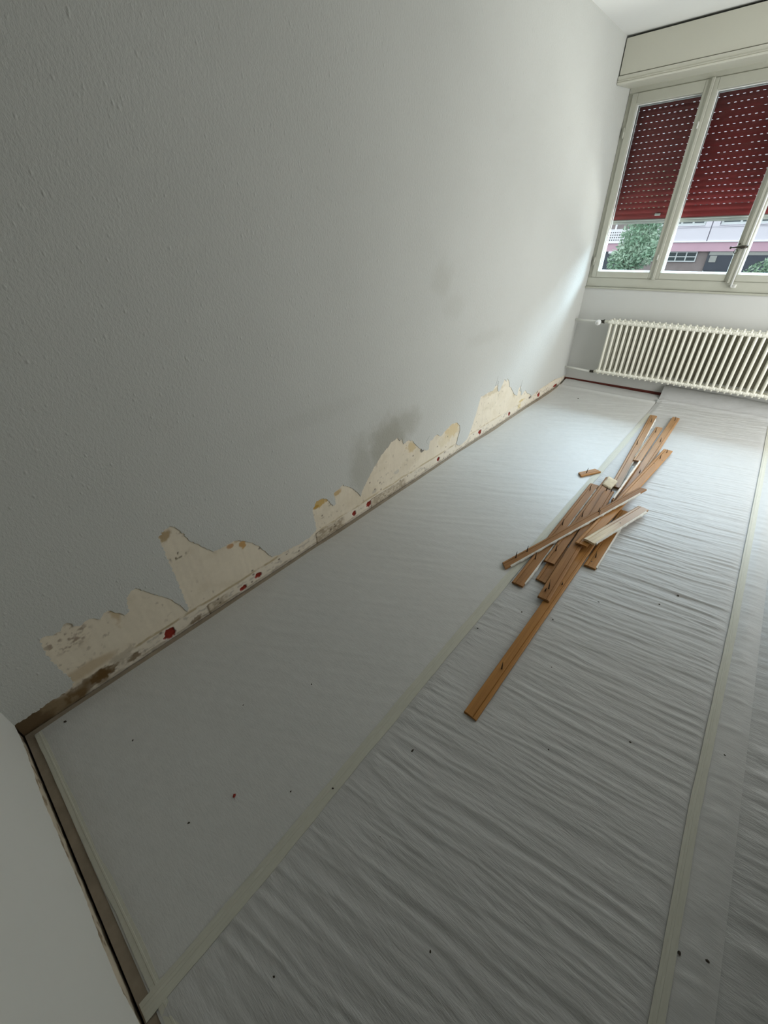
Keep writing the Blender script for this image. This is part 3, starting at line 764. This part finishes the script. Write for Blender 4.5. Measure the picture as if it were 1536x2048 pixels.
# tapes over the seams
def tape(pts, width, z, label, mat, ragged=0.0015, seed=0):
    P = [Vector(p) for p in pts]
    path = []
    for a, b in zip(P, P[1:]):
        n = max(2, int((b - a).length / 0.02))
        path += [a.lerp(b, k / n) for k in range(n)]
    path.append(P[-1])
    n = len(path)
    prof = [(-0.5, -0.001), (-0.49, 0.0003), (-0.22, 0.0004), (-0.19, 0.0010), (-0.02, 0.0010), (0.01, 0.0004), (0.49, 0.0003), (0.5, -0.001)]
    Xs = np.zeros((n, len(prof))); Ys = Xs.copy(); Zs = Xs.copy()
    for i, p in enumerate(path):
        d = (path[min(i + 1, n - 1)] - path[max(i - 1, 0)]); d.z = 0; d.normalize()
        nr = Vector((d.y, -d.x, 0))
        for j, (u, h) in enumerate(prof):
            w = width * u + (float(fbm(i * 0.23, j // 4 * 7.0, seed + 3, 2)) - 0.5) * ragged * 2 * (abs(u) > 0.4)
            q = p + nr * w
            Xs[i, j], Ys[i, j], Zs[i, j] = q.x, q.y, p.z + z + h + 0.0006 * float(vnoise(i * 0.11, 0.3, seed))
    tm = grid_mesh('masking_tape', Xs, Ys, Zs)
    tm.polygons.foreach_set('use_smooth', [False] * len(tm.polygons))
    o = link('masking_tape', tm, mat)
    o['label'] = label; o['category'] = 'tape'
    return o
tape([(0.941, 0.004, 0), (0.943, 0.4, 0), (0.938, 1.0, 0), (0.938, 2.0, 0), (0.946, 3.0, 0), (0.955, 4.0, 0), (0.962, 4.45, 0.0)], 0.040, 0.0048,
     'yellowish masking tape on the seam running under the board pile', M['tape'], 0.004, 1)
tape([(1.788, 0.02, 0), (1.790, 0.8, 0), (1.784, 1.2, 0), (1.793, 2.0, 0), (1.793, 3.0, 0), (1.792, 4.0, 0), (1.788, 4.72, 0.0)], 0.028, 0.0062,
     'straight yellowish masking tape between the wrinkled sheet and the narrow overlap', M['tape'], 0.001, 2)
tape([(0.035, 0.034, 0), (0.3, 0.036, 0), (0.55, 0.036, 0), (0.80, 0.040, 0), (1.05, 0.040, 0), (1.7, 0.042, 0)], 0.022, 0.0040,
     'yellowish tape strip along the sheet edges at the near wall', M['tape'], 0.004, 3)

# ------------------------------------------------------------------ skirting boards on the floor
def board(A, B, w, label, mat, name='skirting_board', t=0.011, nails=(), caulk=0, skew=0.0, on_edge=False, flip=1, bend=0.0, group=None, knots=()):
    A, B = Vector(A), Vector(B)
    d = B - A; Ln = d.length
    x = d.normalized(); y = Vector((0, 0, 1)).cross(x).normalized(); z = x.cross(y)
    if on_edge: y, z = z, -y
    R = Matrix((x, y, z)).transposed().to_4x4(); R.translation = A
    h = w / 2
    prof = [(-h, 0.0015), (-h + 0.001, t * 0.9), (-h + 0.003, t), (h * 0.32, t), (h * 0.39, t - 0.0028), (h * 0.46, t - 0.0004), (h * 0.78, t * 0.94), (h * 0.94, t * 0.70), (h, t * 0.35), (h - 0.001, 0.0), (0, 0.001), (-h + 0.002, 0)]
    if flip < 0: prof = [(-u, v) for u, v in prof[::-1]]
    n = max(4, int(Ln / 0.05))
    bm = bmesh.new(); rings = []
    rr = random.Random(label)
    for i in range(n + 1):
        f = i / n
        bz = bend * math.sin(math.pi * f)
        ring = []
        for (u, v) in prof:
            sx = skew * u if i == 0 else (-skew * u * 0.6 if i == n else 0)
            e = rr.uniform(-0.0015, 0.0015) if i in (0, n) else 0
            ring.append(bm.verts.new((f * Ln + sx + e, u, v + bz)))
        rings.append(ring)
    m = len(prof)
    for a, b in zip(rings, rings[1:]):
        for k in range(m):
            bm.faces.new((a[k], a[(k + 1) % m], b[(k + 1) % m], b[k]))
    bm.faces.new(rings[0][::-1]); bm.faces.new(rings[-1])
    o = from_bm(name, bm, mat)
    o.matrix_world = R
    tag(o, label, 'board', group)
    for (f, u, ln, lean) in nails:
        bm = bmesh.new()
        px, py = f * Ln, u * w
        tube(bm, [(px, py, t - 0.001), (px + lean * 0.3, py + lean * 0.2, t + ln * 0.6), (px + lean * 1.5, py + lean * 0.6, t + ln * 1.25)], [0.0034, 0.0024, 0.0009], 6)
        nl = from_bm('nail', bm, M['rust'], o)
    for (f, u) in knots:
        bm = bmesh.new(); tube(bm, [(f * Ln, u * w, t - 0.001), (f * Ln, u * w, t + 0.0004)], 0.004, 8)
        from_bm('nail_hole', bm, M['rust'], o)
    if caulk:
        s = 1 if caulk > 0 else -1
        bm = bmesh.new(); nn = int(Ln / 0.012)
        a0, a1 = (0.02, 0.95) if abs(caulk) == 1 else (0.08, 0.62)
        prev = None
        for i in range(nn + 1):
            f = a0 + (a1 - a0) * i / nn
            wd = 0.0008 + 0.0100 * float(fbm(i * 0.38, 2.0, int(Ln * 100), 3)) ** 1.9
            y0_, y1_ = s * (h - 0.003), s * (h + wd)
            zz = t * 0.75 + rr.uniform(-0.001, 0.001)
            ring = [bm.verts.new((f * Ln, y0_, 0.002)), bm.verts.new((f * Ln, y1_, 0.002)), bm.verts.new((f * Ln, y1_ - s * 0.001, zz)), bm.verts.new((f * Ln, y0_, t + 0.0012))]
            if prev:
                for k in range(4):
                    bm.faces.new((prev[k], prev[(k + 1) % 4], ring[(k + 1) % 4], ring[k]))
            prev = ring
        c = from_bm('paint_residue', bm, M['caulk'], o)
        c['label'] = 'crumbly off-white paint residue along one edge'
    return o

B_LONG = board((1.1506, 1.0304, 0.0070), (1.1596, 2.36, 0.0070), 0.050, 'longest board, lying alone toward the camera from under the pile', M['wood_b'], nails=((0.176, 0.06, 0.026, 0.004), (0.615, -0.05, 0.012, 0.003)), flip=-1)
board((0.9959, 1.7216, 0.0088), (0.9812, 2.8723, 0.0088), 0.056, 'board on the tape seam with crusty paint edge, outermost toward the torn wall', M['wood_a'], nails=((0.19, 0.1, 0.030, 0.006), (0.51, 0.05, 0.030, 0.004), (0.92, 0.0, 0.030, 0.004)), caulk=-1, flip=1)
board((1.0706, 1.8119, 0.0070), (1.0602, 2.132, 0.0070), 0.050, 'short dark board end poking out under the two-nail board', M['wood_a'], skew=0.1)
board((1.0906, 2.925, 0.0070), (1.002, 4.3892, 0.0070), 0.056, 'board reaching toward the window, leftmost of the three far ends', M['wood_c'], nails=((0.51, 0.1, 0.030, 0.005), (0.88, -0.1, 0.028, 0.006)), caulk=-1, knots=((0.87, -0.2),))
board((1.1680, 2.6803, 0.0070), (1.1640, 4.446, 0.0070), 0.056, 'board reaching farthest toward the window, rightmost of the three far ends', M['wood_c'], nails=((0.30, 0.0, 0.022, 0.006), (0.647, 0.0, 0.028, 0.004), (0.95, -0.05, 0.028, 0.004)), flip=-1)
board((0.8623, 2.954, 0.0072), (0.9384, 3.0816, 0.0086), 0.050, 'small cut board offcut with one nail, lying apart beside the tape seam', M['wood_b'], name='board_offcut', nails=((0.36, -0.02, 0.026, 0.006),), skew=0.35, flip=-1)
board((1.0531, 1.9483, 0.0198), (1.0381, 2.9947, 0.0208), 0.053, 'shadowed board in mid pile with plaster lump on its far end', M['wood_a'], nails=((0.10, 0.1, 0.030, 0.006), (0.47, 0.0, 0.028, 0.005)))
board((1.2165, 2.0556, 0.0070), (1.2165, 2.6723, 0.0070), 0.056, 'medium board on the sheet under the pale short board', M['wood_b'], nails=((0.14, 0.0, 0.026, 0.008),), caulk=-1, knots=((0.07, 0.1),))
board((1.1096, 3.3629, 0.0200), (1.0979, 4.1271, 0.0085), 0.050, 'thin-looking board between the two far-reaching ends', M['wood_c'], nails=((0.82, 0.05, 0.028, 0.004),), caulk=2)
B_TWO = board((1.1297, 1.6976, 0.0198), (1.0870, 2.8034, 0.0365), 0.054, 'board with two bent nails near its end, lying on the longest board', M['wood_a'], nails=((0.065, 0.05, 0.034, 0.010), (0.043, 0.20, 0.030, -0.012), (0.985, 0.3, 0.022, 0.003), (0.99, -0.2, 0.022, 0.003)), flip=-1)
B_SIX = board((1.1322, 2.1534, 0.0445), (1.2430, 3.6774, 0.0200), 0.060, 'long orange board across the pile top with its cut end showing', M['wood_b'], nails=((0.87, 0.0, 0.024, 0.004), (0.96, -0.1, 0.018, 0.003)), knots=((0.86, -0.3), (0.80, 0.1)))
board((0.8871, 1.8034, 0.0075), (1.2435, 2.8697, 0.0780), 0.044, 'slanting board lying across all the others with white crusted edge', M['wood_a'], nails=((0.075, 0.1, 0.030, 0.004), (0.145, 0.1, 0.028, 0.004), (0.645, 0.1, 0.022, 0.004), (0.63, -0.25, 0.018, 0.008)), caulk=-1, skew=0.5)
board((1.1598, 2.1800, 0.0600), (1.2918, 2.7340, 0.0270), 0.062, 'short pale raw-wood board tilted on top of the pile', M['wood_pale'], knots=((0.52, -0.1),), caulk=-1, t=0.013)
board((1.1270, 2.6926, 0.0315), (1.1280, 3.3457, 0.0315), 0.046, 'narrow board standing on edge between the far-reaching boards', M['wood_c'], on_edge=True, t=0.010, caulk=1)
# plaster lump stuck on the far board ends
bm = bmesh.new()
rr = random.Random(4)
U_, V_ = np.meshgrid(np.linspace(0, 1, 9), np.linspace(0, 1, 7), indexing='ij')
ed = np.minimum(np.minimum(U_, 1 - U_), np.minimum(V_, 1 - V_))
Xl = 1.024 + 0.066 * U_ + 0.010 * (fbm(U_ * 5, V_ * 5, 3) - .5); Yl = 2.865 + 0.14 * V_ - 0.03 * U_ + 0.02 * (fbm(U_ * 6, V_ * 6, 8) - .5)
Zl = 0.0330 + 0.003 * sstep(0, 0.15, ed) + 0.004 * fbm(U_ * 4, V_ * 4, 5)
pl_ = link('plaster_lump', grid_mesh('plaster_lump', Xl, Yl, Zl), M['tan_caulk'])
sol = pl_.modifiers.new('thick', 'SOLIDIFY'); sol.thickness = 0.002; sol.offset = -1
tag(pl_, 'flat cream plaster lump stuck on board ends in mid pile', 'plaster lump')

# ------------------------------------------------------------------ crumbs
def crumb(x, y, r, label, mat, z=0.006, seed=0):
    rr = random.Random(seed)
    bm = bmesh.new(); bmesh.ops.create_icosphere(bm, subdivisions=1, radius=r)
    for v in bm.verts:
        v.co *= rr.uniform(0.6, 1.25); v.co.z *= 0.55; v.co.x *= 1.4
    o = from_bm('crumb', bm, mat)
    o.location = (x, y, z); o.rotation_euler = (0, 0, rr.uniform(0, 3.1))
    tag(o, label, 'crumb', 'dark crumbs on the dust sheets')
    return o
SPECKS = [(0.062, 0.108, 1.5), (0.317, 0.236, 1), (0.687, 0.243, 1), (0.629, 0.762, 1), (0.944, 0.574, 1), (1.065, 0.816, 1.4), (1.133, 0.576, 1), (1.807, 0.857, 1.5), (1.857, 0.883, 1.3),
          (1.585, 2.119, 1.7), (1.831, 1.437, 1), (1.533, 2.008, 1.3), (0.979, 1.385, 1.2), (1.236, 1.748, 1.3), (1.118, 0.224, 0.8), (1.083, 1.586, 1), (1.204, 1.631, 1), (0.851, 0.485, 0.8),
          (1.367, 0.486, 0.9), (1.322, 1.855, 1.4), (1.594, 1.292, 1), (0.324, 4.48, 2.6), (0.50, 0.55, 0.7), (1.29, 1.40, 0.9), (1.40, 1.10, 0.8), (1.27, 0.62, 0.8)]
CRUMB_LABELS = ['black crumb in the corner where the two walls meet', 'dark speck on the smooth sheet, a little out from the corner', 'tiny dark speck below the red chip on the smooth sheet',
    'dark speck midway along the smooth sheet, well beyond the red chip', 'dark crumb beside the seam tape, halfway between corner and longest board', 'dark crumb on the wrinkled sheet below the end of the longest board',
    'small dark crumb on the wrinkled sheet, nearer the camera than the longest board', 'larger black crumb close beside the straight tape, near the bottom edge', 'larger black crumb of the near pair, a little away from the straight tape',
    'large dark crumb on the wrinkled sheet level with the pile', 'dark speck on the narrow overlap beside the straight tape', 'dark crumb on the wrinkled sheet level with the near end of the medium board',
    'dark crumb between the seam tape and the longest board', 'dark crumb on the wrinkled sheet just beside the longest board, by the two-nail end', 'tiny speck at the bottom of the wrinkled sheet near the near wall',
    'dark speck close to the seam tape, by the upper half of the longest board', 'dark speck beside the longest board, halfway up', 'tiny speck on the smooth sheet right next to the seam tape',
    'tiny speck low in the middle of the wrinkled sheet', 'dark crumb on the wrinkled sheet, a hand from the medium board', 'dark speck in the middle of the wrinkled sheet, toward the straight tape',
    'dark flake on the smooth sheet near the radiator end', 'tiny speck on the smooth sheet, past the red chip toward the seam', 'dark speck on the wrinkled sheet level with the longest board',
    'tiny speck on the wrinkled sheet, off the near end of the longest board', 'tiny speck on the near half of the wrinkled sheet, nearer the seam tape']
for i, (x, y, r) in enumerate(SPECKS):
    crumb(x, y, 0.0030 * r, CRUMB_LABELS[i], M['crumb'], 0.0062, i)
c = crumb(0.729, 0.368, 0.0052, 'small dark red chip on the smooth dust sheet', M['red_chip'], 0.006, 99)
del c['group']; c.name = 'paint_chip'; c['category'] = 'chip'

# ------------------------------------------------------------------ street outside
bm = bmesh.new(); box(bm, -40, 40, L + 0.4, 46, -1.7, -1.5)
tag(from_bm('ground', bm, M['street']), kind='structure')
fb = tag(empty('apartment_building', (0, 40.3, -1.5)), 'pale building across the street with a pink band over dark ground floor', 'building')
FY = 40.3
def fpart(name, bm, mat, parent=None):
    o = from_bm(name, bm, mat, parent or fb)
    if parent is None: o.location = (0, -FY, 1.5)
    return o
bm = bmesh.new(); box(bm, -18, 16, FY + 0.25, FY + 6, -1.5, 0.32); fpart('ground_floor_wall', bm, M['fac_brown'])
bm = bmesh.new(); box(bm, -18, 16, FY + 0.25, FY + 6, 0.32, 12); fpart('upper_wall', bm, M['fac_white'])
for (x0, x1) in ((-7.9, -3.50), (-3.44, 1.2), (1.26, 6.0), (6.06, 12)):
    bm = bmesh.new(); box(bm, x0, x1, FY, FY + 0.3, 0.34, 1.157, 0.01); fpart('parapet_panel', bm, M['fac_white'])
bm = bmesh.new(); box(bm, -18, 16, FY - 0.06, FY + 0.3, 0.29, 0.36, 0.01); fpart('ledge', bm, M['fac_ledge'])
bm = bmesh.new(); box(bm, -18, 16, FY + 0.02, FY + 0.3, -0.24, 0.29); fpart('pink_band', bm, M['fac_pink'])
for (x0, x1) in ((-7.9, -3.85), (-3.05, 1.2), (1.9, 6.0), (6.6, 12)):
    bm = bmesh.new(); box(bm, x0, x1, FY - 0.05, FY + 0.3, 1.157, 1.21, 0.01); box(bm, x0, x1, FY - 0.02, FY + 0.3, 1.235, 1.275, 0.01); fpart('window_sill', bm, M['fac_white'])
for (x0, x1) in ((-3.85, -3.50), (-3.44, -3.05), (1.2, 1.9), (6.0, 6.6)):
    bm = bmesh.new(); box(bm, x0, x1, FY - 0.03, FY + 0.3, 1.157, 4.0, 0.01); fpart('pier', bm, M['fac_white'])
bm = bmesh.new(); box(bm, -7.9, 12, FY, FY + 0.3, 2.6, 3.9); fpart('parapet_panel', bm, M['fac_white'])
def fwindow(x0, x1, z0, z1, nx, nz, fr=0.07):
    bm = bmesh.new()
    box(bm, x0, x1, FY + 0.14, FY + 0.22, z0, z0 + fr); box(bm, x0, x1, FY + 0.14, FY + 0.22, z1 - fr, z1)
    for i in range(nx + 1):
        xx = x0 + (x1 - x0 - fr) * i / nx; box(bm, xx, xx + fr, FY + 0.13, FY + 0.22, z0, z1)
    for j in range(1, nz):
        zz = z0 + (z1 - z0 - fr) * j / nz; box(bm, x0, x1, FY + 0.135, FY + 0.22, zz, zz + fr * 0.8)
    f = fpart('window', bm, M['fac_frame'])
    for i in range(nx):
        a = x0 + (x1 - x0 - fr) * i / nx + fr; b = x0 + (x1 - x0 - fr) * (i + 1) / nx
        for j in range(nz):
            c0 = z0 + (z1 - z0 - fr) * j / nz + (fr if j == 0 else fr * 0.8); d0 = z0 + (z1 - z0 - fr) * (j + 1) / nz
            bm = bmesh.new(); box(bm, a, b, FY + 0.17, FY + 0.20, c0, d0); fpart('pane', bm, M['fac_glass'], f)
fwindow(-6.90, -3.76, -0.88, -0.24, 5, 2)
fwindow(-7.4, -3.88, 1.28, 2.6, 5, 1, 0.12)
fwindow(-3.0, 1.15, 1.28, 2.6, 4, 1, 0.12)
fwindow(1.95, 5.95, 1.28, 2.6, 4, 1, 0.12)
fwindow(-3.12, 0.4, -1.5, -0.92, 2, 1, 0.06)
bm = bmesh.new(); box(bm, -3.05, 0.9, FY + 0.10, FY + 0.25, -0.46, -0.26); fpart('awning_box', bm, M['alu'])
bm = bmesh.new(); box(bm, -3.12, 3.2, FY + 0.12, FY + 0.25, -1.4, -0.24); fpart('shop_opening', bm, M['fac_dark'])
bm = bmesh.new(); box(bm, -2.95, -2.55, FY + 0.08, FY + 0.12, -0.88, -0.50); fpart('curtain', bm, M['alu'])
# perforated balcony front at the left end, real square holes
bm = bmesh.new()
bx0, bx1, bz0, bz1, px_, hz = -11.0, -7.9, 0.36, 1.19, 0.155, 0.075
zr = [0.50, 0.66, 0.82, 0.98]
zc = bz0
for z in zr:
    box(bm, bx0, bx1, FY - 0.02, FY + 0.04, zc, z - hz / 2)
    x = bx0
    while x < bx1:
        box(bm, x, min(x + px_ - hz, bx1), FY - 0.02, FY + 0.04, z - hz / 2, z + hz / 2); x += px_
    zc = z + hz / 2
box(bm, bx0, bx1, FY - 0.02, FY + 0.04, zc, bz1)
fpart('perforated_balcony', bm, M['fac_ledge'])
bm = bmesh.new(); box(bm, bx0, bx1, FY + 0.14, FY + 0.26, bz0, bz1 - 0.02); fpart('balcony_recess', bm, M['fac_dark'])
bm = bmesh.new(); box(bm, bx0, bx1, FY + 0.12, FY + 0.26, 1.2, 3.4); fpart('upper_bay', bm, M['fac_brown'])
bm = bmesh.new(); box(bm, -11.5, -8.87, FY + 0.05, FY + 0.26, -1.5, -0.24); fpart('entrance', bm, M['fac_dark'])
bm = bmesh.new(); box(bm, -9.66, -9.28, FY - 0.02, FY + 0.03, -0.37, -0.22); fpart('blank_sign', bm, M['fac_ledge'])
bm = bmesh.new(); box(bm, -9.62, -9.50, FY + 0.05, FY + 0.26, 1.19, 3.0); fpart('downpipe', bm, M['fac_ledge'])

def foliage(name, centers, n, size, mat, seed):
    r = np.random.RandomState(seed)
    vs = []; fs = []
    for (cx, cy, cz, rx, ry, rz, w) in centers:
        k = int(n * w)
        d = r.normal(size=(k, 3)); d /= np.linalg.norm(d, axis=1)[:, None]
        rad_ = r.rand(k) ** 0.45
        P = d * rad_[:, None] * np.array((rx, ry, rz)) + np.array((cx, cy, cz))
        for p in P:
            a = r.normal(size=3); a /= np.linalg.norm(a); b = np.cross(a, r.normal(size=3)); b /= np.linalg.norm(b)
            s = size * r.uniform(0.6, 1.4); i = len(vs)
            vs += [tuple(p - a * s), tuple(p + b * s * 0.4), tuple(p + a * s), tuple(p - b * s * 0.4)]
            fs.append((i, i + 1, i + 2, i + 3))
    me = bpy.data.meshes.new(name); me.from_pydata(vs, [], fs); me.update()
    me.materials.append(mat)
    return me
tr = tag(empty('street_tree', (-3.1, 20, -1.5)), 'light green leafy tree outside, seen through the leftmost window pane', 'tree')
me = foliage('foliage', [(-3.0, 20, 1.0, 0.75, 0.8, 0.8, 0.30), (-3.3, 19.9, 0.35, 0.65, 0.7, 0.6, 0.22), (-2.9, 20.1, 2.2, 1.1, 1.1, 1.0, 0.30), (-2.75, 19.8, 0.55, 0.45, 0.5, 0.45, 0.12), (-3.45, 20, -0.1, 0.4, 0.4, 0.35, 0.06)], 6500, 0.075, M['leaf'], 5)
o = link('foliage', me, None, tr); o.location = (3.1, -20, 1.5)
bm = bmesh.new(); tube(bm, [(0, 0, 0), (0.05, 0, 0.9), (0.1, 0, 1.9), (0.2, 0, 3.2)], [0.11, 0.09, 0.07, 0.03], 10)
tube(bm, [(0.05, 0, 1.0), (-0.25, -0.1, 1.7), (-0.4, -0.1, 2.3)], [0.05, 0.035, 0.02], 8)
from_bm('trunk', bm, M['bark'], tr, True)
t2 = tag(empty('street_shrub', (1.6, 20, -1.5)), 'darker green shrub outside, low behind the third window pane', 'shrub')
me = foliage('foliage', [(0.9, 20, -0.35, 0.65, 0.6, 0.75, 0.4), (1.7, 20, -0.25, 0.9, 0.7, 0.85, 0.5)], 3500, 0.07, M['leaf2'], 8)
o = link('foliage', me, None, t2); o.location = (-1.6, -20, 1.5)
bm = bmesh.new(); tube(bm, [(0, 0, 0), (0, 0, 0.6), (0.1, 0, 1.2)], [0.06, 0.05, 0.03], 8); tube(bm, [(0, 0, 0.1), (-0.4, 0, 0.7), (-0.65, 0, 1.2)], [0.05, 0.04, 0.02], 8)
from_bm('stem', bm, M['bark'], t2, True)
